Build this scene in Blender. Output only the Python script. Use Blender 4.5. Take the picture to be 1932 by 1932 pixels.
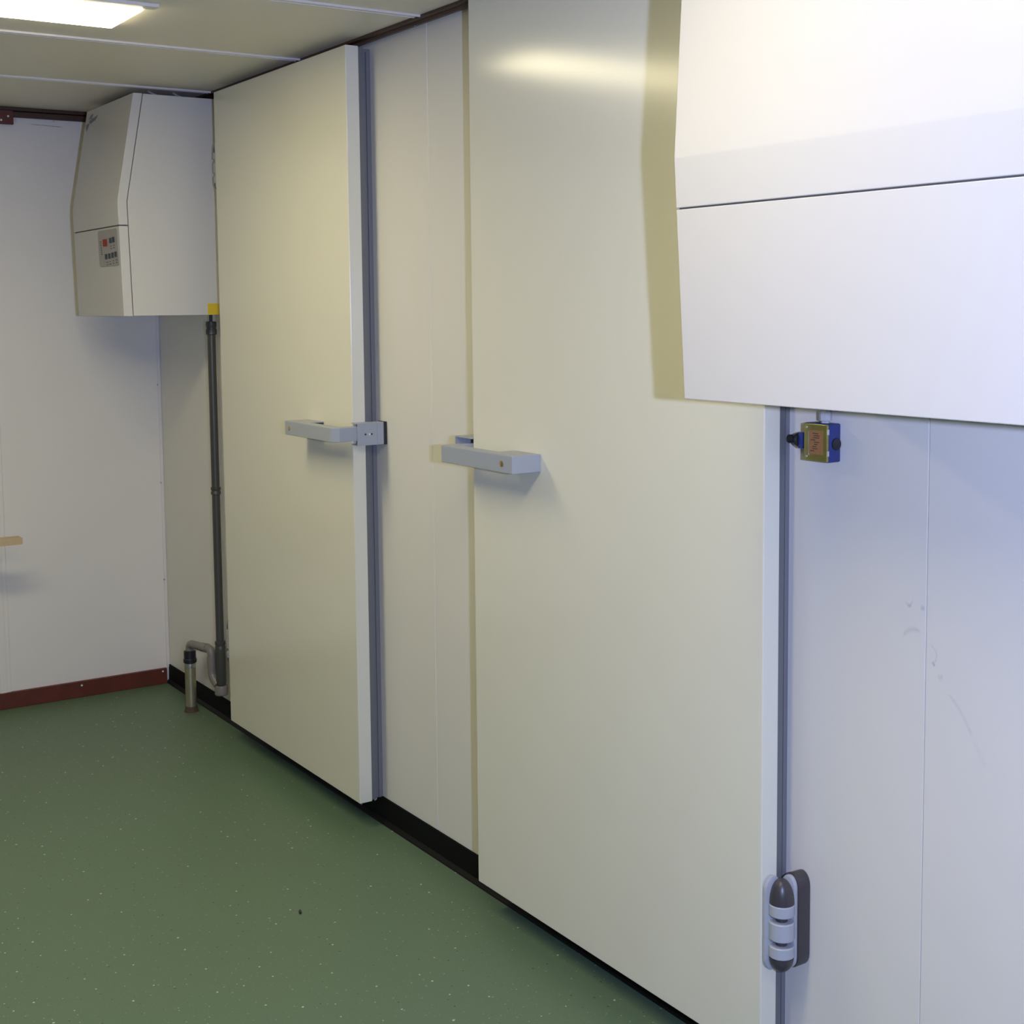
import bpy, bmesh, math, random
from mathutils import Vector, Matrix

random.seed(7)
SC = bpy.context.scene
COL = SC.collection
for o in list(bpy.data.objects):
    bpy.data.objects.remove(o)

# ------------------------------------------------------------------ camera, light, exposure
W = 1932.0
FPX, CY = 2586.5, 801.3
AX = (Vector((0.83471537, -0.55060081, -0.00943339)),
      Vector((-0.05574055, -0.06743594, -0.99616534)),
      Vector((0.5478533, 0.83204035, -0.08698061)))      # right, down, forward
EYE = Vector((-1.94976602, 0.0, 1.607049))
cd = bpy.data.cameras.new('camera')
cam = bpy.data.objects.new('camera', cd)
COL.objects.link(cam)
cd.sensor_fit = 'HORIZONTAL'
cd.sensor_width = 36.0
cd.lens = FPX / W * 36.0
cd.shift_y = -(966.0 - CY) / W
cd.clip_start = 0.02
M = Matrix((AX[0], -AX[1], -AX[2])).transposed().to_4x4()
M.translation = EYE
cam.matrix_world = M
SC.camera = cam

wd = bpy.data.worlds.new('world')
SC.world = wd
wd.use_nodes = True
wd.node_tree.nodes['Background'].inputs[0].default_value = (0.8, 0.85, 1.0, 1)
wd.node_tree.nodes['Background'].inputs[1].default_value = 0.0

# the camera's flash gun, held on its bracket beside the lens
fl = bpy.data.lights.new('flash', 'SPOT')
fl.energy = 258.0
fl.color = (0.46, 0.54, 1.0)
fl.shadow_soft_size = 0.022
fl.spot_size = math.radians(120)
fl.spot_blend = 0.5
flo = bpy.data.objects.new('flash', fl)
COL.objects.link(flo)
FM = M.copy()
FM.translation = EYE + AX[0] * 0.30
flo.matrix_world = FM

LAMP_STRENGTH = 18.8
LAMP_COLOR = (1.0, 0.89, 0.58)

SC.view_settings.view_transform = 'Standard'
SC.view_settings.look = 'None'
SC.view_settings.exposure = 0.0
SC.view_settings.gamma = 1.0
SC.view_settings.use_curve_mapping = False
SC.render.engine = 'CYCLES'
SC.cycles.max_bounces = 10
SC.cycles.diffuse_bounces = 6
SC.cycles.use_denoising = True
SC.cycles.sample_clamp_indirect = 6.0

# ------------------------------------------------------------------ materials
def mat(name, col, rough=0.5, metal=0.0, spec=0.5, var=0.0, vscale=6.0, bump=0.0, bscale=200.0):
    m = bpy.data.materials.new(name)
    m.use_nodes = True
    nt = m.node_tree
    b = nt.nodes['Principled BSDF']
    b.inputs['Base Color'].default_value = (*col, 1)
    b.inputs['Roughness'].default_value = rough
    b.inputs['Metallic'].default_value = metal
    b.inputs['Specular IOR Level'].default_value = spec
    tc = nt.nodes.new('ShaderNodeTexCoord')
    if var > 0:
        n = nt.nodes.new('ShaderNodeTexNoise')
        n.inputs['Scale'].default_value = vscale
        n.inputs['Detail'].default_value = 5
        nt.links.new(tc.outputs['Object'], n.inputs['Vector'])
        mx = nt.nodes.new('ShaderNodeMix')
        mx.data_type = 'RGBA'
        mx.inputs['A'].default_value = (*[c * (1 - var) for c in col], 1)
        mx.inputs['B'].default_value = (*[min(1, c * (1 + var)) for c in col], 1)
        nt.links.new(n.outputs['Fac'], mx.inputs['Factor'])
        nt.links.new(mx.outputs['Result'], b.inputs['Base Color'])
    if bump > 0:
        n2 = nt.nodes.new('ShaderNodeTexNoise')
        n2.inputs['Scale'].default_value = bscale
        nt.links.new(tc.outputs['Object'], n2.inputs['Vector'])
        bp = nt.nodes.new('ShaderNodeBump')
        bp.inputs['Strength'].default_value = bump
        bp.inputs['Distance'].default_value = 0.002
        nt.links.new(n2.outputs['Fac'], bp.inputs['Height'])
        nt.links.new(bp.outputs['Normal'], b.inputs['Normal'])
    return m


def math_node(nt, op, a, b=None, c=None):
    n = nt.nodes.new('ShaderNodeMath')
    n.operation = op
    for i, v in enumerate((a, b, c)):
        if v is None:
            continue
        if isinstance(v, (int, float)):
            n.inputs[i].default_value = v
        else:
            nt.links.new(v, n.inputs[i])
    return n.outputs[0]


def marks(m, u_axis, strokes, dark):
    """Scuffs rubbed into a painted wall: strokes are (u1, z1, u2, z2, bow, width, strength) in metres."""
    nt = m.node_tree
    b = nt.nodes['Principled BSDF']
    tc = nt.nodes.new('ShaderNodeTexCoord')
    sp = nt.nodes.new('ShaderNodeSeparateXYZ')
    nt.links.new(tc.outputs['Object'], sp.inputs[0])
    U, Z = sp.outputs[u_axis], sp.outputs['Z']
    nz = nt.nodes.new('ShaderNodeTexNoise')
    nz.inputs['Scale'].default_value = 90
    nz.inputs['Detail'].default_value = 3
    nt.links.new(tc.outputs['Object'], nz.inputs['Vector'])
    total = None
    for (u1, z1, u2, z2, bow, w, s) in strokes:
        du, dz = u2 - u1, z2 - z1
        L = math.hypot(du, dz)
        du, dz = du / L, dz / L
        a = math_node(nt, 'SUBTRACT', U, u1)
        c = math_node(nt, 'SUBTRACT', Z, z1)
        t = math_node(nt, 'ADD', math_node(nt, 'MULTIPLY', a, du), math_node(nt, 'MULTIPLY', c, dz))
        q = math_node(nt, 'ADD', math_node(nt, 'MULTIPLY', a, -dz), math_node(nt, 'MULTIPLY', c, du))
        tn = math_node(nt, 'DIVIDE', t, L)
        curve = math_node(nt, 'MULTIPLY', math_node(nt, 'MULTIPLY', tn, math_node(nt, 'SUBTRACT', 1.0, tn)), 4 * bow)
        d = math_node(nt, 'ABSOLUTE', math_node(nt, 'SUBTRACT', q, curve))
        k = math_node(nt, 'SUBTRACT', 1.0, math_node(nt, 'DIVIDE', d, w))
        k.node.use_clamp = True
        e = math_node(nt, 'MULTIPLY', math_node(nt, 'MULTIPLY', tn, math_node(nt, 'SUBTRACT', 1.0, tn)), 8.0)
        e.node.use_clamp = True
        v = math_node(nt, 'MULTIPLY', math_node(nt, 'MULTIPLY', k, e), s)
        total = v if total is None else math_node(nt, 'MAXIMUM', total, v)
    total = math_node(nt, 'MULTIPLY', total, math_node(nt, 'MULTIPLY', nz.outputs['Fac'], 1.8))
    total.node.use_clamp = True
    mx = nt.nodes.new('ShaderNodeMix')
    mx.data_type = 'RGBA'
    src = b.inputs['Base Color']
    if src.links:
        nt.links.new(src.links[0].from_socket, mx.inputs['A'])
    else:
        mx.inputs['A'].default_value = src.default_value
    mx.inputs['B'].default_value = (*dark, 1)
    nt.links.new(total, mx.inputs['Factor'])
    nt.links.new(mx.outputs['Result'], src)


CREAM = (0.785, 0.765, 0.61)
m_door = mat('door_paint', CREAM, 0.17, spec=0.5, var=0.012, vscale=3)
m_panel = mat('panel_paint', (0.775, 0.75, 0.655), 0.33, var=0.012, vscale=3)
marks(m_panel, 'Y', [
    (1.668, 1.066, 1.646, 1.074, 0.014, 0.00297, 0.2093), (1.66, 1.058, 1.648, 1.06, 0.003, 0.0054, 0.3255),
    (1.628, 1.057, 1.619, 1.056, 0, 0.00675, 0.3255), (1.668, 0.996, 1.626, 1.013, -0.008, 0.00675, 0.186),
    (1.607, 0.995, 1.598, 0.958, -0.012, 0.00297, 0.2093), (1.6, 0.964, 1.594, 0.956, 0, 0.00405, 0.372),
    (1.588, 0.938, 1.576, 0.944, 0.002, 0.0081, 0.1628), (1.566, 0.915, 1.51, 0.845, -0.006, 0.0054, 0.1302),
    (1.51, 0.845, 1.48, 0.8, 0, 0.0081, 0.0558)], (0.16, 0.14, 0.17))
m_back = mat('lining_white', (0.82, 0.785, 0.70), 0.5, var=0.02, vscale=2)
marks(m_back, 'X', [(-0.50, 2.3405, -0.365, 2.3365, 0.0, 0.0022, 0.85), (-0.41, 2.352, -0.375, 2.385, 0.003, 0.004, 0.3),
                    (-0.585, 2.372, -0.55, 2.34, 0.006, 0.012, 0.2)], (0.12, 0.11, 0.13))
m_other = mat('side_wall_grey', (0.17, 0.16, 0.14), 0.6, var=0.02, vscale=2)
m_ceil = mat('ceiling_paint', (0.83, 0.77, 0.63), 0.45, var=0.012, vscale=2)
m_seam = mat('joint_strip', (0.78, 0.75, 0.69), 0.35)
m_unit = mat('unit_enamel', (0.63, 0.615, 0.56), 0.38, var=0.008, vscale=3)
m_grey = mat('grey_nylon', (0.37, 0.40, 0.43), 0.45, bump=0.12, bscale=500)
m_gasket = mat('gasket_rubber', (0.15, 0.16, 0.16), 0.5)
m_gasket2 = mat('gasket_lip', (0.19, 0.195, 0.20), 0.45)
m_black = mat('black_plastic', (0.012, 0.012, 0.015), 0.4)
m_cove = mat('cove_rubber', (0.005, 0.005, 0.005), 0.6, spec=0.15)
m_cove_toe = mat('cove_toe', (0.006, 0.0057, 0.005), 0.55, spec=0.2)
m_hdark = mat('hinge_dark', (0.055, 0.05, 0.052), 0.35)
m_hgrey = mat('hinge_grey', (0.42, 0.44, 0.46), 0.4)
m_brown = mat('mahogany', (0.115, 0.023, 0.009), 0.5, var=0.35, vscale=14)
m_brown2 = mat('dark_trim', (0.062, 0.026, 0.012), 0.45, var=0.15, vscale=10)
m_white = mat('screw_white', (0.85, 0.85, 0.85), 0.3)
m_steelscrew = mat('screw_steel', (0.55, 0.55, 0.55), 0.3, metal=0.8)
m_brass = mat('brass', (0.62, 0.45, 0.20), 0.3, metal=0.9)
m_pvc = mat('pvc_grey', (0.062, 0.063, 0.050), 0.38)
m_pvc2 = mat('pvc_light', (0.215, 0.195, 0.165), 0.35)
m_galv = mat('galvanised', (0.43, 0.40, 0.25), 0.38, metal=0.7, var=0.35, vscale=25)
m_zinc = mat('zinc_bright', (0.7, 0.72, 0.74), 0.3, metal=0.9)
m_rust = mat('rust', (0.075, 0.05, 0.03), 0.8, var=0.3, vscale=60)
m_yellow = mat('sticker_yellow', (0.72, 0.52, 0.02), 0.5)
m_blue = mat('switch_blue', (0.024, 0.038, 0.17), 0.45)
m_plate = mat('yellow_zinc', (0.42, 0.38, 0.10), 0.3, metal=0.75, var=0.25, vscale=40)
m_label = mat('orange_label', (0.36, 0.17, 0.06), 0.45, var=0.2, vscale=160)
m_ink = mat('ink', (0.04, 0.03, 0.03), 0.6)
m_inkred = mat('ink_red', (0.10, 0.07, 0.06), 0.6)
m_cp = mat('control_film', (0.36, 0.345, 0.30), 0.4)
m_red = mat('display_red', (0.36, 0.03, 0.012), 0.55, spec=0.2)
m_btn = mat('button_blue', (0.045, 0.055, 0.075), 0.5, spec=0.2)
m_logo = mat('emblem_blue', (0.22, 0.25, 0.27), 0.4)
m_wood = mat('pale_pine', (0.60, 0.46, 0.25), 0.5, var=0.12, vscale=20)
m_cable = mat('cable_grey', (0.5, 0.5, 0.48), 0.5)
m_dark = mat('dark_inside', (0.09, 0.09, 0.09), 0.7)

m_lamp = bpy.data.materials.new('lamp_diffuser')
m_lamp.use_nodes = True
_b = m_lamp.node_tree.nodes['Principled BSDF']
_b.inputs['Base Color'].default_value = (0.9, 0.9, 0.9, 1)
_b.inputs['Emission Color'].default_value = (*LAMP_COLOR, 1)
_b.inputs['Emission Strength'].default_value = LAMP_STRENGTH
m_lamp_near = m_lamp.copy()          # nearer fitting dimmed to soften its light on the near unit
m_lamp_near.name = 'lamp_diffuser_dimmed'
m_lamp_near.node_tree.nodes['Principled BSDF'].inputs['Emission Strength'].default_value = LAMP_STRENGTH * 0.93

# green speckled vinyl
m_floor = mat('green_vinyl', (0.115, 0.180, 0.105), 0.42, spec=0.4)
nt = m_floor.node_tree
bs = nt.nodes['Principled BSDF']
tc = nt.nodes.new('ShaderNodeTexCoord')
nz = nt.nodes.new('ShaderNodeTexNoise')
nz.inputs['Scale'].default_value = 260
nz.inputs['Detail'].default_value = 4
nt.links.new(tc.outputs['Object'], nz.inputs['Vector'])
ra = nt.nodes.new('ShaderNodeMix')
ra.data_type = 'RGBA'
ra.inputs['A'].default_value = (0.098, 0.155, 0.088, 1)
ra.inputs['B'].default_value = (0.135, 0.205, 0.122, 1)
nt.links.new(nz.outputs['Fac'], ra.inputs['Factor'])
cur = ra.outputs['Result']
for (scale, size, keep, col, off) in ((16, 0.045, 0.62, (0.62, 0.66, 0.55), 0.0), (30, 0.06, 0.55, (0.30, 0.36, 0.24), 3.1),
                                      (20, 0.045, 0.66, (0.035, 0.05, 0.035), 7.7), (55, 0.07, 0.5, (0.22, 0.28, 0.19), 12.3)):
    mp = nt.nodes.new('ShaderNodeMapping')
    mp.inputs['Location'].default_value = (off, off * 1.7, 0)
    nt.links.new(tc.outputs['Object'], mp.inputs['Vector'])
    vo = nt.nodes.new('ShaderNodeTexVoronoi')
    vo.voronoi_dimensions = '2D'
    vo.inputs['Scale'].default_value = scale
    nt.links.new(mp.outputs['Vector'], vo.inputs['Vector'])
    sx = nt.nodes.new('ShaderNodeSeparateColor')
    nt.links.new(vo.outputs['Color'], sx.inputs[0])
    rad = math_node(nt, 'MULTIPLY', math_node(nt, 'ADD', math_node(nt, 'MULTIPLY', sx.outputs[1], 0.8), 0.3), size)
    inside = math_node(nt, 'LESS_THAN', vo.outputs['Distance'], rad)
    pick = math_node(nt, 'GREATER_THAN', sx.outputs[0], keep)
    f = math_node(nt, 'MULTIPLY', inside, pick)
    mx = nt.nodes.new('ShaderNodeMix')
    mx.data_type = 'RGBA'
    nt.links.new(cur, mx.inputs['A'])
    mx.inputs['B'].default_value = (*col, 1)
    nt.links.new(f, mx.inputs['Factor'])
    cur = mx.outputs['Result']
nt.links.new(cur, bs.inputs['Base Color'])

# ------------------------------------------------------------------ mesh helpers (all in world coordinates)
def box(bm, x0, x1, y0, y1, z0, z1, bev=0.0):
    x0, x1 = sorted((x0, x1)); y0, y1 = sorted((y0, y1)); z0, z1 = sorted((z0, z1))
    t = bmesh.new()
    v = [t.verts.new((x, y, z)) for x in (x0, x1) for y in (y0, y1) for z in (z0, z1)]
    for q in ((0, 1, 3, 2), (4, 6, 7, 5), (0, 4, 5, 1), (2, 3, 7, 6), (0, 2, 6, 4), (1, 5, 7, 3)):
        t.faces.new([v[i] for i in q])
    if bev > 0:
        bmesh.ops.bevel(t, geom=list(t.edges), offset=bev, segments=2, profile=0.5, affect='EDGES')
    merge(bm, t)
    return bm


def merge(bm, t):
    bmesh.ops.recalc_face_normals(t, faces=t.faces)
    me = bpy.data.meshes.new('tmp')
    t.to_mesh(me)
    t.free()
    bm.from_mesh(me)
    bpy.data.meshes.remove(me)


def prism(bm, pts, axis, a, b, bev=0.0):
    """pts: outline in the two other axes (in x,y,z order); swept along axis from a to b."""
    t = bmesh.new()
    def P(p, h):
        return {'x': (h, p[0], p[1]), 'y': (p[0], h, p[1]), 'z': (p[0], p[1], h)}[axis]
    lo = [t.verts.new(P(p, a)) for p in pts]
    hi = [t.verts.new(P(p, b)) for p in pts]
    n = len(pts)
    t.faces.new(lo)
    t.faces.new(hi)
    for i in range(n):
        t.faces.new((lo[i], lo[(i + 1) % n], hi[(i + 1) % n], hi[i]))
    bmesh.ops.recalc_face_normals(t, faces=t.faces)
    if bev > 0:
        bmesh.ops.bevel(t, geom=list(t.edges), offset=bev, segments=2, profile=0.5, affect='EDGES')
    merge(bm, t)
    return bm


def lathe(bm, prof, origin, axis=(0, 0, 1), seg=24):
    """prof: list of (radius, height along axis); closed with caps."""
    t = bmesh.new()
    ax = Vector(axis).normalized()
    u = ax.orthogonal().normalized()
    w = ax.cross(u)
    o = Vector(origin)
    rings = []
    for r, h in prof:
        if r < 1e-6:
            rings.append([t.verts.new(o + ax * h)])
        else:
            rings.append([t.verts.new(o + ax * h + (u * math.cos(2 * math.pi * i / seg) + w * math.sin(2 * math.pi * i / seg)) * r) for i in range(seg)])
    for a, b in zip(rings, rings[1:]):
        for i in range(seg):
            j = (i + 1) % seg
            if len(a) == 1 and len(b) > 1:
                t.faces.new((a[0], b[i], b[j]))
            elif len(b) == 1 and len(a) > 1:
                t.faces.new((a[i], a[j], b[0]))
            elif len(a) > 1:
                t.faces.new((a[i], a[j], b[j], b[i]))
    for r in (rings[0], rings[-1]):
        if len(r) > 1:
            t.faces.new(r)
    merge(bm, t)
    return bm


def tube(bm, pts, r, seg=16):
    t = bmesh.new()
    pts = [Vector(p) for p in pts]
    rings = []
    up = None
    for i, p in enumerate(pts):
        d = (pts[min(i + 1, len(pts) - 1)] - pts[max(i - 1, 0)]).normalized()
        if up is None:
            up = d.orthogonal().normalized()
        up = (up - d * up.dot(d)).normalized()
        w = d.cross(up)
        rings.append([t.verts.new(p + (up * math.cos(2 * math.pi * k / seg) + w * math.sin(2 * math.pi * k / seg)) * r) for k in range(seg)])
    for a, b in zip(rings, rings[1:]):
        for k in range(seg):
            t.faces.new((a[k], a[(k + 1) % seg], b[(k + 1) % seg], b[k]))
    t.faces.new(rings[0])
    t.faces.new(rings[-1])
    merge(bm, t)
    return bm


def bend(pts, rad, n=7):
    """A polyline with its inner corners rounded."""
    pts = [Vector(p) for p in pts]
    out = [pts[0]]
    for i in range(1, len(pts) - 1):
        a = (pts[i - 1] - pts[i]).normalized()
        b = (pts[i + 1] - pts[i]).normalized()
        p0, p1 = pts[i] + a * rad, pts[i] + b * rad
        for k in range(n + 1):
            s = k / n
            out.append(p0 * (1 - s) ** 2 + pts[i] * 2 * s * (1 - s) + p1 * s * s)
    out.append(pts[-1])
    return out


def B():
    return bmesh.new()


def root_loc(o):
    while o.parent:
        o = o.parent
    return Vector(o.location)


def obj(name, bm, m, parent=None, smooth=False, label=None, loc=None):
    me = bpy.data.meshes.new(name)
    base = root_loc(parent) if parent else Vector(loc or (0, 0, 0))
    bmesh.ops.translate(bm, verts=bm.verts, vec=-base)
    bm.to_mesh(me)
    bm.free()
    me.materials.append(m)
    if smooth:
        for p in me.polygons:
            p.use_smooth = True
        me.set_sharp_from_angle(angle=math.radians(35))
    o = bpy.data.objects.new(name, me)
    COL.objects.link(o)
    if parent:
        o.parent = parent
    else:
        o.location = base
    if label:
        o['label'] = label
    return o


def tag(o, label, cat, kind=None, group=None):
    o['label'] = label
    o['category'] = cat
    if kind:
        o['kind'] = kind
    if group:
        o['group'] = group
    return o


def root(name, loc, label, cat, kind=None, group=None):
    o = bpy.data.objects.new(name, None)
    o.empty_display_size = 0.1
    COL.objects.link(o)
    o.location = loc
    return tag(o, label, cat, kind, group)


# ------------------------------------------------------------------ the room
H = 2.4
D = 5.665
XL, YF = -2.72, -1.7
tag(obj('floor', box(B(), XL, 0.12, YF, D + 0.1, -0.06, 0), m_floor), 'green speckled vinyl floor of the room', 'floor', 'structure')

# ceiling: sheet panels between white joint strips
ce = obj('ceiling', box(B(), XL, 0.12, YF, D + 0.1, H + 0.012, H + 0.07), m_ceil)
tag(ce, 'cream panelled ceiling with thin white joint strips', 'ceiling', 'structure')
PITCH = 0.778
seams = [4.9006 - k * PITCH for k in range(9)]
edges = [D + 0.1] + seams + [YF]
for a, b in zip(edges, edges[1:]):
    if a - b > 0.02:
        obj('ceiling_panel', box(B(), XL, 0.12, b + 0.0015, a - 0.0015, H, H + 0.0115), m_ceil, ce)
for s in seams:
    if s > YF + 0.05:
        bm = B()
        box(bm, XL, -0.036, s - 0.012, s + 0.022, H - 0.0022, H - 0.0002)
        box(bm, XL, -0.036, s - 0.014, s - 0.008, H - 0.006, H - 0.0002)
        box(bm, XL, -0.036, s + 0.019, s + 0.023, H - 0.0035, H - 0.0002)
        obj('joint_strip', bm, m_seam, ce)

# cold-room panel wall on the right
wr = root('wall_right', (0, 0, 0), 'cream insulated panel wall carrying the two doors', 'wall', 'structure')
PL = 0.079
pe = [D + 0.1, 3.3741, 1.6151, -0.2, YF]
for a, b in zip(pe, pe[1:]):
    obj('wall_panel', box(B(), 0, 0.1, b + 0.0008, a - 0.0008, PL, H, 0.0012), m_panel, wr)
obj('panel_core', box(B(), 0.006, 0.11, YF, D + 0.1, 0, H), m_panel, wr)

wb = obj('wall_back', box(B(), XL, 0.0, D, D + 0.1, 0, H), m_back)
tag(wb, 'white lined back wall behind the pipe corner', 'wall', 'structure')
wl = obj('wall_left', box(B(), XL - 0.1, XL, YF, D + 0.1, 0, H), m_other)
tag(wl, 'grey side wall facing the cold-room doors', 'wall', 'structure')
wf = obj('wall_front', box(B(), XL, 0.1, YF - 0.1, YF, 0, H), m_other)
tag(wf, 'grey wall behind the photographer', 'wall', 'structure')

# black cove skirting under the panels
bm = B()
prism(bm, [(0.004, 0), (-0.005, 0.012), (-0.004, PL - 0.001), (0.004, PL - 0.001)], 'y', YF, D)
br = obj('baseboard_right', bm, m_cove)
tag(br, 'black rubber skirting along the foot of the panel wall', 'baseboard', 'structure')
obj('cove_toe', prism(B(), [(0, 0.0), (-0.017, 0.0), (-0.016, 0.004), (-0.006, 0.013), (0, 0.013)], 'y', YF, D), m_cove_toe, br)

# reddish wooden skirting at the back wall
bb = obj('baseboard_back', box(B(), XL, -0.017, D - 0.016, D, 0, 0.067, 0.002), m_brown)
tag(bb, 'reddish brown wooden skirting board on the back wall', 'baseboard', 'structure')
for sx, sz in ((-0.036, 0.055), (-0.382, 0.050), (-0.75, 0.05)):
    obj('screw', lathe(B(), [(0.0042, 0), (0.0036, 0.002), (0, 0.003)], (sx, D - 0.016, sz), (0, -1, 0), 10), m_white, bb, label='small white screw head')

# dark brown ceiling trim: a batten with a quirk above the panel wall
bm = B()
prism(bm, [(0, 2.390), (-0.024, 2.384), (-0.026, 2.392), (-0.044, 2.392), (-0.044, H), (0, H)], 'y', YF, D)
t1 = obj('trim_1', bm, m_brown2)
tag(t1, 'dark brown batten between ceiling and panel wall above the doors', 'trim', 'structure')
obj('screw', lathe(B(), [(0.003, 0), (0, 0.002)], (-0.022, 3.40, 2.384), (0, 0, -1), 8), m_steelscrew, t1)
bm = B()
box(bm, XL, -0.02, D - 0.02, D, 2.362, 2.384, 0.002)
box(bm, XL, -0.02, D - 0.028, D, 2.386, H, 0.002)
t2 = tag(obj('trim_2', bm, m_brown2), 'dark brown batten along the top of the back wall', 'trim', 'structure')
t3 = obj('trim_3', box(B(), XL, -0.569, D - 0.034, D - 0.0205, 2.331, 2.3855, 0.002), m_brown)
tag(t3, 'brown board end with white screws at the top left of the back wall', 'trim', 'structure')
for sx, sz in ((-0.589, 2.362), (-0.616, 2.346)):
    obj('screw', lathe(B(), [(0.0042, 0), (0, 0.003)], (sx, D - 0.034, sz), (0, -1, 0), 10), m_white, t3, label='small white screw head')
bm = B()
box(bm, -0.72, -0.662, D - 0.010, D, 0.067, 2.33, 0.002)
box(bm, -0.705, -0.678, D - 0.014, D - 0.009, 0.067, 2.33, 0.002)
tag(obj('trim_4', bm, m_back), 'white vertical casing strip at the left on the back wall', 'trim', 'structure')
t5 = obj('trim_5', box(B(), -0.0135, -0.0005, D - 0.004, D, 0.067, 2.36, 0.001), m_seam)
tag(t5, 'thin pale corner strip where back wall meets panel wall', 'trim', 'structure')
for sx, sz in ((-0.014, 1.285), (-0.0135, 0.868), (-0.0130, 0.45)):
    obj('screw', lathe(B(), [(0.0045, 0), (0.003, 0.003), (0, 0.0032)], (sx, D - 0.004, sz), (0, -1, 0), 10), m_steelscrew, t5)

# ------------------------------------------------------------------ ceiling lamps
def lamp(y0, y1, x0, x1, label, glow=m_lamp):
    r = root('ceiling_lamp', ((x0 + x1) / 2, (y0 + y1) / 2, H), label, 'lamp', group='fluorescent ceiling fittings')
    bm = B()
    box(bm, x0 - 0.006, x1 + 0.002, y0, y1 + 0.003, H - 0.006, H - 0.0003, 0.001)
    obj('housing', bm, m_seam, r)
    obj('end_rail', box(B(), x0 - 0.03, x1 + 0.03, y0 - 0.042, y0 - 0.0003, H - 0.010, H - 0.0003, 0.002), m_seam, r)
    obj('diffuser', box(B(), x0, x1, y0, y1, H - 0.014, H - 0.006, 0.002), glow, r)
    return r

lamp(3.603, 3.872, -1.95, -0.725, 'white rectangular fluorescent lamp glowing on the ceiling, upper left')
lamp(1.45, 1.72, -1.95, -0.725, 'fluorescent lamp on the ceiling above the nearer refrigeration unit, out of the picture', m_lamp_near)

# ------------------------------------------------------------------ the two cold-room doors
XP, XB = -0.0941, -0.0515          # front and back of a leaf
ZB, ZT = 0.0818, 2.3727

def half_pill(c, hw, hz, n=10):
    """Outline of an upright bar with rounded shoulders round (c, z): list of (a, z)."""
    pts = []
    for sgn in (1, -1):
        for k in range(n + 1):
            ang = math.pi * k / n
            pts.append((c + sgn * hw * math.cos(ang), sgn * (hz - hw * 1.35) + sgn * hw * 1.35 * math.sin(ang)))
    return pts


def door(name, yh, s, w, label):
    """yh: hinge-side edge; s: direction of the handle side along y; w: width."""
    r = root(name, (0, yh + s * w / 2, 0), label, 'door', 'structure')
    Y = lambda t: yh + s * t
    obj('leaf', box(B(), XP, XB, Y(0), Y(w), ZB, ZT, 0.002), m_door, r)
    bm = B()
    box(bm, XB + 0.0003, -0.034, Y(0.004), Y(w - 0.004), ZB + 0.002, ZT - 0.001, 0.002)
    obj('gasket', bm, m_gasket, r, label='grey rubber gasket behind the leaf')
    bm = B()
    box(bm, -0.0338, -0.0003, Y(0.026), Y(w - 0.026), ZB - 0.002, ZT - 0.001)
    for e in (0.026, w - 0.026):
        d = -0.005 if e < 0.1 else 0.005
        box(bm, -0.030, -0.024, Y(e), Y(e + d), ZB - 0.001, ZT - 0.012)
        box(bm, -0.016, -0.010, Y(e), Y(e + d), ZB - 0.001, ZT - 0.012)
    obj('frame_strip', bm, m_gasket2, r, label='lighter grey grooved frame strip on the wall')
    # torn shreds of sealing strip under the leaf
    for t, q in ((w - 0.02, 0.02), (w * 0.86, 0.045), (w * 0.66, 0.02), (w * 0.12, 0.05)):
        bm = B()
        prism(bm, [(Y(t - q / 2), ZB + 0.001), (Y(t + q / 2), ZB + 0.001), (Y(t + q * 0.15), ZB - 0.011), (Y(t - q * 0.1), ZB - 0.008)], 'x', XB - 0.03, XB - 0.027)
        obj('seal_shred', bm, m_gasket2, r)
    bm = B()
    prism(bm, [(-0.040, ZB + 0.004), (-0.024, ZB + 0.012), (-0.023, ZB - 0.006), (-0.030, ZB - 0.010)], 'y', Y(w - 0.025), Y(w - 0.0235))
    obj('seal_shred', bm, m_hgrey, r, label='pale torn end of the sealing strip')
    # hinges
    for zc in (0.374, 2.118):
        hinge(r, Y, s, zc)
    handle(r, Y, s, w)
    return r


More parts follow.
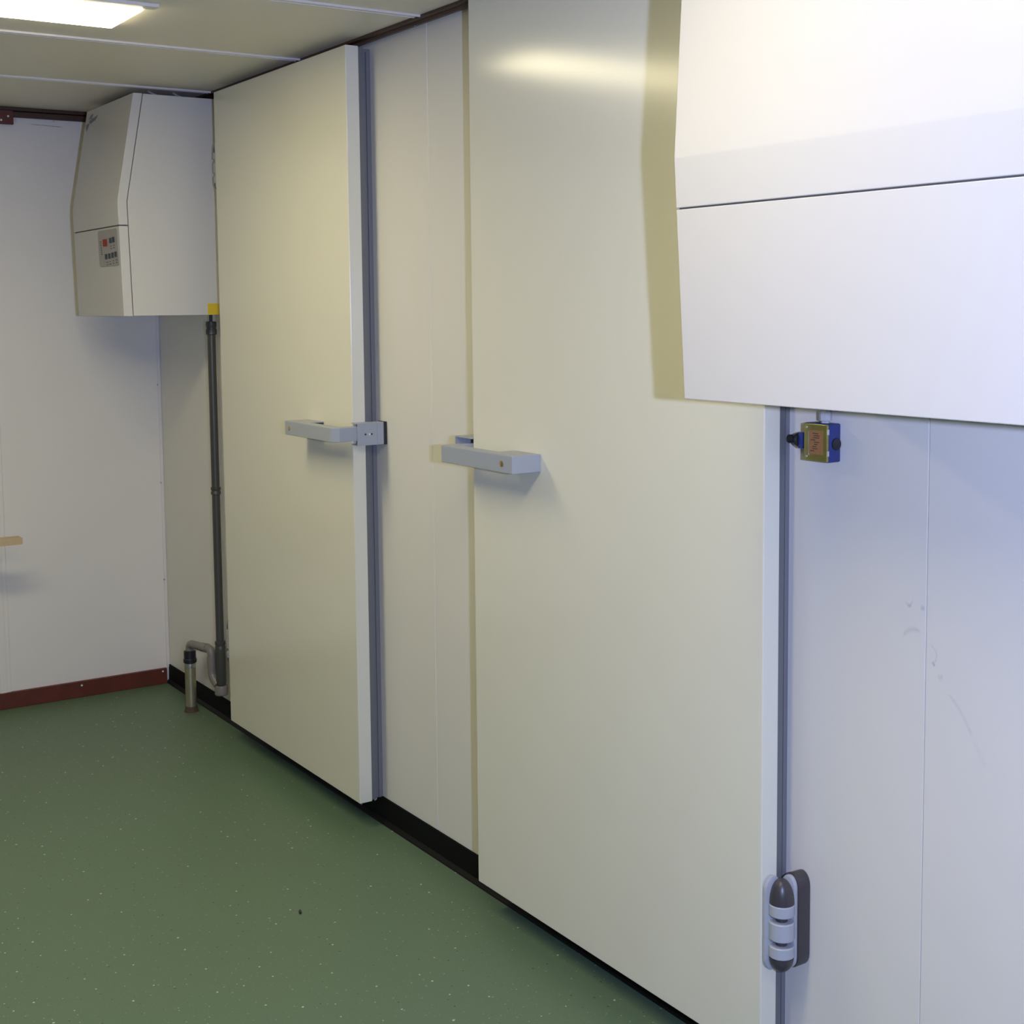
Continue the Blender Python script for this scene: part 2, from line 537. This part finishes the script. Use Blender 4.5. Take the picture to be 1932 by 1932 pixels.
def hinge(r, Y, s, zc):
    hz = 0.098
    # dark block on the wall beside the leaf, with a grey face rim
    def out(c, hw, k=1.0):
        return [(Y(a), zc + z) for a, z in half_pill(c, hw, hz * k)]
    blk = obj('hinge', prism(B(), out(-0.0225, 0.0205), 'x', -0.0005, -0.034, 0.003), m_hdark, r, smooth=True, label='two-tone hinge with dark body, grey bands and rounded ends')
    obj('wall_plate', prism(B(), out(-0.0225, 0.0185, 0.98), 'x', -0.0335, -0.044, 0.003), m_hgrey, blk, smooth=True)
    # pale plate on the edge of the leaf
    pl = [(XP + 0.022 + a, zc + z) for a, z in half_pill(0.0, 0.020, hz * 0.99)]
    obj('leaf_plate', prism(B(), pl, 'y', Y(-0.0004), Y(-0.012), 0.002), m_hgrey, blk, smooth=True)
    ax = (-0.064, Y(-0.0265), zc)
    R = 0.0250
    obj('pin', lathe(B(), [(0.012, -0.075), (0.012, 0.075)], ax, seg=20), m_hdark, blk, smooth=True)
    prof = [(R * math.cos(a), 0.046 + 0.050 * math.sin(a)) for a in [math.pi / 2 * k / 8 for k in range(8)]] + [(0, 0.096)]
    obj('dome', lathe(B(), prof, ax, seg=28), m_hdark, blk, smooth=True)
    prof = [(0, -0.096)] + [(R * math.cos(a), -0.064 - 0.032 * math.sin(a)) for a in [math.pi / 2 * k / 8 for k in range(7, -1, -1)]]
    obj('dome', lathe(B(), prof, ax, seg=28), m_hdark, blk, smooth=True)
    for z0, z1 in ((0.0215, 0.0455), (-0.0275, 0.0095), (-0.0635, -0.0395)):
        obj('knuckle', lathe(B(), [(R - 0.001, z0), (R + 0.001, z0 + 0.002), (R + 0.001, z1 - 0.002), (R - 0.001, z1)], ax, seg=28), m_hgrey, blk, smooth=True)


def handle(r, Y, s, w):
    # outline seen from above, in (x, t): block on the leaf, bar, chamfer, arm into the keeper
    hx = XP - 0.083
    e = w                                            # latch edge of the leaf
    t0 = e - 0.308
    xin = hx + 0.036
    pts = [(XP - 0.0003, t0), (hx, t0), (hx, e + 0.022), (hx + 0.020, e + 0.038), (-0.075, e + 0.038),
           (-0.075, e + 0.010), (xin, e + 0.010), (xin, t0 + 0.112), (XP - 0.0003, t0 + 0.112)]
    o = obj('handle', prism(B(), [(x, Y(t)) for x, t in pts], 'z', 1.207, 1.250, 0.0016), m_grey, r,
            label='grey squared bar handle with a brass lock screw')
    yk = Y(t0 + 0.046) if s > 0 else Y(t0 + 0.032)
    lk = obj('lock_cylinder', lathe(B(), [(0.0075, -0.001), (0.0075, 0.0015), (0.0055, 0.0022), (0, 0.0022)], (hx, yk, 1.2285), (-1, 0, 0), 18), m_brass, o, smooth=True)
    obj('shade_plate', box(B(), XP - 0.003, xin - 0.002, Y(t0 + 0.1118), Y(t0 + 0.1128), 1.210, 1.2475), m_black, o, label='black plate for the shade inside the handle block')  # thin black sheet stands in for shade on the block's inner face
    # keeper box on the wall beyond the latch edge
    k0, k1 = e + 0.001, e + (0.042 if s < 0 else 0.082)
    bm = B()
    z0, z1 = 1.193, (1.260 if s < 0 else 1.266)
    box(bm, -0.0995, -0.034, Y(k1 - 0.003), Y(k1), z0, z1)
    box(bm, -0.0995, -0.034, Y(k0), Y(k1 - 0.003), z1 - 0.003, z1)
    box(bm, -0.0995, -0.034, Y(k0), Y(k1 - 0.003), z0, z0 + 0.003)
    kp = obj('keeper', bm, m_grey, r, label='grey open keeper box on the wall')
    obj('keeper_block', box(B(), -0.0335, -0.0115, Y(k0), Y(k1), z0, z1, 0.001), m_grey, kp)
    obj('keeper_base', box(B(), -0.0113, -0.0002, Y(k0 + 0.001), Y(k1), z0 - 0.001, z1 + 0.001, 0.001), m_black, kp, label='black base pad of the keeper')
    for i, xx in enumerate((-0.052, -0.060, -0.073)):
        obj('screw', lathe(B(), [(0.003, -0.0005), (0.0025, 0.0012), (0, 0.0014)], (xx, Y(k1), 1.226), (0, s, 0), 10), m_black if i != 1 else m_white, kp)


door('door_1', 4.7338, -1, 1.0455, 'farther cream cold-room door, handle on its near edge, beside the pipe corner')
door('door_2', 1.9328, 1, 1.0685, 'nearer and larger-looking cream cold-room door with visible hinge at lower right')

# ------------------------------------------------------------------ refrigeration units
def unit(yn, yf, zb, qt, q, qb, label, controls):
    zbend, zslit, zt = zb + 0.4093, zb + 0.322, zb + 0.7904
    if not controls:
        zbend, zslit = zb + 0.4135, zb + 0.328
    qs = q + (qb - q) * 0.21
    r = root('refrigeration_unit', (0, (yn + yf) / 2, zb), label, 'cooling unit', group='wall-hung refrigeration units')
    sd = 0.033
    h = 0.002 if controls else 0.0014
    g = 0.003
    up = [(-qs, zslit + h), (-q, zbend), (-qt, zt), (-qt + sd, zt), (-q + sd, zbend - 0.003), (-qs + sd, zslit + h)]
    lo = [(-qb, zb), (-qs, zslit - h), (-qs + sd, zslit - h), (-qb + sd, zb)]
    bd = [(-0.0005, zb + 0.001), (-qb + sd + g, zb + 0.001), (-qs + sd + g, zslit), (-q + sd + g, zbend - 0.003), (-qt + sd + g, zt - 0.001), (-0.0005, zt - 0.001)]
    obj('housing', prism(B(), bd, 'y', yn + 0.0005, yf, 0.001), m_unit, r)
    obj('upper_cover', prism(B(), up, 'y', yn, yf, 0.0015), m_unit, r)
    lc = obj('lower_cover', prism(B(), lo, 'y', yn, yf, 0.0015), m_unit, r)
    obj('gap_liner', box(B(), -qs + 0.004, -qs + sd - 0.002, yn + 0.004, yf - 0.004, zslit - h + 0.0001, zslit + h - 0.0001), m_dark, r)
    if controls:
        def X(z):            # lower cover surface
            return -qs + (qs - qb) * (zslit - z) / (zslit - zb)
        def plate(bm, y0, y1, z0, z1, d0, d1):
            prism(bm, [(X(z0) - d0, z0), (X(z0) - d1, z0), (X(z1) - d1, z1), (X(z1) - d0, z1)], 'y', y0, y1)
            return bm
        t = bmesh.new()
        pts = []
        for cy_, cz_, a0 in ((5.094, 1.879, 0), (4.894, 1.879, 90), (4.894, 1.776, 180), (5.094, 1.776, 270)):
            for k in range(5):
                a_ = math.radians(a0 + 22.5 * k)
                pts.append((cy_ + 0.014 * math.cos(a_), cz_ + 0.014 * math.sin(a_)))
        va = [t.verts.new((X(z) - 0.0002, y, z)) for y, z in pts]
        vb = [t.verts.new((X(z) - 0.0030, y, z)) for y, z in pts]
        t.faces.new(va); t.faces.new(vb)
        for k in range(len(pts)):
            t.faces.new((va[k], va[(k + 1) % len(pts)], vb[(k + 1) % len(pts)], vb[k]))
        bm = B(); merge(bm, t)
        cp = obj('control_panel', bm, m_cp, lc, label='grey keypad with red display and dark keys')
        bm = B(); plate(bm, 5.002, 5.049, 1.834, 1.860, 0.003, 0.0045)
        obj('display', bm, m_red, lc, label='small red display')
        for y, z in ((4.960, 1.862), (4.926, 1.864), (5.020, 1.806), (4.982, 1.807), (4.944, 1.809), (4.907, 1.811)):
            obj('key', plate(B(), y - 0.011, y + 0.011, z - 0.019, z, 0.003, 0.005), m_btn, lc)
        rr = random.Random(3)
        bm = B()
        for y, z in ((4.957, 1.834), (4.923, 1.836), (5.012, 1.778), (4.978, 1.779), (4.940, 1.781), (4.902, 1.783)):
            for k in range(2):
                hw = rr.uniform(0.006, 0.012)
                plate(bm, y - hw, y + hw, z - 0.009 * k - 0.003, z - 0.009 * k, 0.003, 0.0033)
        for k in range(8):
            hw = rr.uniform(0.005, 0.010)
            plate(bm, 5.078 - hw - 0.001 * k, 5.078 + hw - 0.001 * k, 1.851 - 0.0065 * k, 1.854 - 0.0065 * k, 0.003, 0.0033)
        obj('key_legends', bm, m_inkred, lc)['kind'] = 'stuff'
        obj('warning_sticker', box(B(), -0.088, -0.046, yn - 0.0012, yn + 0.0006, zb + 0.002, zb + 0.043), m_yellow, r, label='yellow warning sticker at the lower corner')
        # emblem on the sloping cover
        def XU(z):
            return -q + (q - qt) * (z - zbend) / (zt - zbend)
        def emb(bm, poly):
            t = bmesh.new()
            a = [t.verts.new((XU(z) - 0.0012, y, z)) for y, z in poly]
            b = [t.verts.new((XU(z) + 0.0006, y, z)) for y, z in poly]
            n = len(poly)
            t.faces.new(a); t.faces.new(b)
            for i in range(n):
                t.faces.new((a[i], a[(i + 1) % n], b[(i + 1) % n], b[i]))
            merge(bm, t)
        bm = B()
        def E(u, v):         # rough place of the mark on the cover
            return (5.395 - (u - 167) * 0.0075, 2.352 - (v - 208) * 0.00195)
        emb(bm, [E(172, 209), E(176, 209), E(173.5, 217), E(169.5, 217)])
        emb(bm, [E(174, 218), E(184, 215), E(181, 223), E(173, 227), E(170, 222)])
        emb(bm, [E(166, 226), E(171, 225), E(170.5, 231), E(168, 240), E(166.3, 234)])
        obj('emblem', bm, m_logo, r, label='small blue-grey emblem at the top left of the front')
    return r

unit(4.8645, 5.424, 1.5801, 0.342, 0.4116, 0.4023, 'farther white refrigeration unit with red-display keypad in the back corner', True)
unit(0.80, 1.8307, 1.4407, 0.3852, 0.4072, 0.3832, 'nearer, wide white refrigeration unit overhanging the near door at upper right', False)

# cables disappearing above the far unit
for i, (a, b) in enumerate((((-0.205, 4.93, 2.366), (-0.245, 4.99, 2.398)), ((-0.118, 4.93, 2.366), (-0.150, 4.99, 2.398)))):
    o = obj('cable', tube(B(), bend([a, tuple((p + q) / 2 for p, q in zip(a, b)), b], 0.01, 3), 0.0035, 8), m_cable, None, True, loc=a)
    tag(o, ('thin pale cable over the far refrigeration unit, nearer its middle', 'thin pale cable over the far refrigeration unit, nearer the door')[i], 'cable', group='cables above the far unit')

# ------------------------------------------------------------------ drain pipe
px, py = -0.036, 4.972
dp = root('drain_pipe', (px, py, 0.0), 'dark grey drain pipe rising from a floor stub to the far refrigeration unit', 'pipe')
obj('riser', lathe(B(), [(0.0155, 0.30), (0.0155, 1.555)], (px, py, 0), seg=24), m_pvc, dp, True)
obj('outlet', lathe(B(), [(0.006, 1.55), (0.006, 1.5805)], (px, py, 0), seg=12), m_black, dp, True)
def collar(z0, z1, r):
    h = (z1 - z0)
    obj('collar', lathe(B(), [(0.0157, z0), (r, z0 + 0.002), (r, z0 + h * 0.35), (r - 0.002, z0 + h * 0.45), (r - 0.002, z0 + h * 0.55), (r, z0 + h * 0.65), (r, z1 - 0.002), (0.0157, z1)], (px, py, 0), seg=24), m_pvc, dp, True)
collar(1.505, 1.556, 0.0205)
collar(0.895, 0.925, 0.0190)
collar(0.290, 0.325, 0.0205)
obj('trap_body', lathe(B(), [(0.014, 0.148), (0.0195, 0.160), (0.0195, 0.295)], (px, py, 0), seg=24), m_pvc, dp, True)
obj('trap_cap', lathe(B(), [(0.022, 0.112), (0.0255, 0.116), (0.0255, 0.142), (0.0235, 0.150), (0.014, 0.150)], (px, py, 0), seg=24), m_pvc2, dp, True, label='lighter grey cap under the trap')
sx, sy = -0.078, 5.195
ox, oy = -0.058, 5.010
obj('trap_elbow', tube(B(), bend([(px - 0.012, py + 0.006, 0.152), (ox, oy, 0.178), (ox, oy, 0.287), (sx, sy, 0.275), (sx, sy, 0.238)], 0.024), 0.0160, 18), m_pvc2, dp, True, label='light grey bent tube')
obj('tube_sleeve', tube(B(), [(ox, oy, 0.215), (ox, oy, 0.258)], 0.0178, 18), m_pvc2, dp, True)
d = (Vector((sx, sy, 0.275)) - Vector((ox, oy, 0.287)))
obj('tube_sleeve', tube(B(), [Vector((ox, oy, 0.287)) + d * 0.17, Vector((ox, oy, 0.287)) + d * 0.42], 0.0178, 18), m_pvc2, dp, True)
obj('coupling', lathe(B(), [(0.022, 0.197), (0.0265, 0.200), (0.0265, 0.213), (0.024, 0.216), (0.024, 0.246), (0.016, 0.248)], (sx, sy, 0), seg=12), m_black, dp, True, label='black screw coupling')
stub = obj('floor_stub', lathe(B(), [(0.0215, 0.0), (0.0215, 0.197)], (sx, sy, 0), seg=28), m_galv, dp, True, label='stained galvanised steel stub pipe')
obj('bright_ring', lathe(B(), [(0.0217, 0.180), (0.0225, 0.182), (0.0225, 0.196), (0.0217, 0.197)], (sx, sy, 0), seg=28), m_zinc, stub, True)
obj('stub_foot', lathe(B(), [(0.030, 0.0), (0.027, 0.004), (0.0218, 0.022)], (sx, sy, 0), seg=20), m_rust, stub, True, label='rusty foot of the stub')

# ------------------------------------------------------------------ limit switch beside the near door
ls = root('limit_switch', (0, 1.85, 1.34), 'blue limit switch with yellow zinc cover on the wall beside the near door', 'switch')
y0, y1, z0, z1 = 1.8225, 1.8800, 1.306, 1.376
obj('body', box(B(), -0.0335, -0.0003, y0 + 0.001, y1 + 0.006, z0 - 0.003, z1 + 0.001, 0.003), m_blue, ls, True)
cv = obj('cover_plate', box(B(), -0.040, -0.034, y0, y1 + 0.001, z0 - 0.001, z1, 0.001), m_plate, ls, label='yellow passivated zinc cover')
obj('name_plate', box(B(), -0.0408, -0.0395, y0 + 0.009, y1 - 0.012, z0 + 0.012, z1 - 0.012), m_label, cv, label='worn orange label')
bm = B()
rr = random.Random(5)
for k in range(9):
    zz = z1 - 0.017 - k * 0.0042
    yy = y1 - 0.017 - rr.uniform(0, 0.01)
    box(bm, -0.0411, -0.0407, yy, yy - rr.uniform(0.008, 0.016), zz - 0.0014, zz)
obj('label_print', bm, m_ink, cv)['kind'] = 'stuff'
for yy in (y1 - 0.006,):
    for zz in (z0 + 0.007, z1 - 0.007):
        obj('screw', lathe(B(), [(0.0028, 0), (0.002, 0.0012), (0, 0.0013)], (-0.040, yy, zz), (-1, 0, 0), 10), m_zinc, cv)
obj('rib', box(B(), -0.0412, -0.0395, y1 - 0.0125, y1 - 0.011, z0 + 0.010, z1 - 0.014), m_zinc, cv)
for zz in (z0 + 0.010, z1 - 0.019):
    obj('clip', box(B(), -0.0385, -0.034, y0 - 0.0012, y0 + 0.0012, zz, zz + 0.010), m_zinc, cv)
obj('side_plug', lathe(B(), [(0.0118, 0), (0.0118, 0.0018), (0.0095, 0.0026), (0, 0.0026)], (-0.0130, y0 + 0.001, 1.338), (0, -1, 0), 24), m_black, ls, True)
obj('head', box(B(), -0.036, -0.010, y1 + 0.009, y1 + 0.020, 1.326, 1.357, 0.001), m_blue, ls, True)
obj('plunger', lathe(B(), [(0.0150, 0.0), (0.0150, 0.006), (0.0120, 0.013), (0.0080, 0.017), (0.0072, 0.020), (0.0085, 0.024), (0.0085, 0.030), (0.0, 0.032)], (-0.026, y1 + 0.0195, 1.3415), (0, 1, 0), 24), m_black, ls, True)
obj('cable_gland', lathe(B(), [(0.0085, 1.3775), (0.0085, 1.381), (0.0125, 1.382), (0.0125, 1.398), (0.0100, 1.402), (0.0100, 1.412), (0.006, 1.418)], (-0.019, 1.846, 0), seg=8), m_cable, ls, label='pale nylon cable gland')
obj('cable', tube(B(), bend([(-0.019, 1.846, 1.415), (-0.019, 1.846, 1.48), (-0.008, 1.846, 1.56), (-0.008, 1.846, 2.38)], 0.02), 0.0045, 10), m_cable, ls, True)

# ------------------------------------------------------------------ small things
sh = root('wooden_shelf', (-0.95, D - 0.17, 0.70), 'pale wooden shelf board jutting in at the left before the back wall', 'shelf')
obj('board', box(B(), -1.35, -0.6505, D - 0.245, D - 0.185, 0.7035, 0.7285, 0.0015), m_wood, sh)
for bx in (-0.95, -1.28):
    obj('bracket', prism(B(), [(D - 0.0005, 0.50), (D - 0.0005, 0.703), (D - 0.23, 0.703), (D - 0.23, 0.685), (D - 0.02, 0.50)], 'x', bx - 0.012, bx + 0.012), m_wood, sh)

bm = B()
prism(bm, [(-0.010, -0.002), (-0.004, -0.0035), (0.010, -0.001), (0.011, 0.003), (0.002, 0.0045), (-0.009, 0.003)], 'z', 0.0002, 0.0045, 0.0008)
cr = obj('debris_scrap', bm, m_black)
cr.location = (-0.492, 3.261, 0.0)
cr.rotation_euler = (0, 0, math.radians(64))
tag(cr, 'small black scrap lying on the green floor', 'scrap')
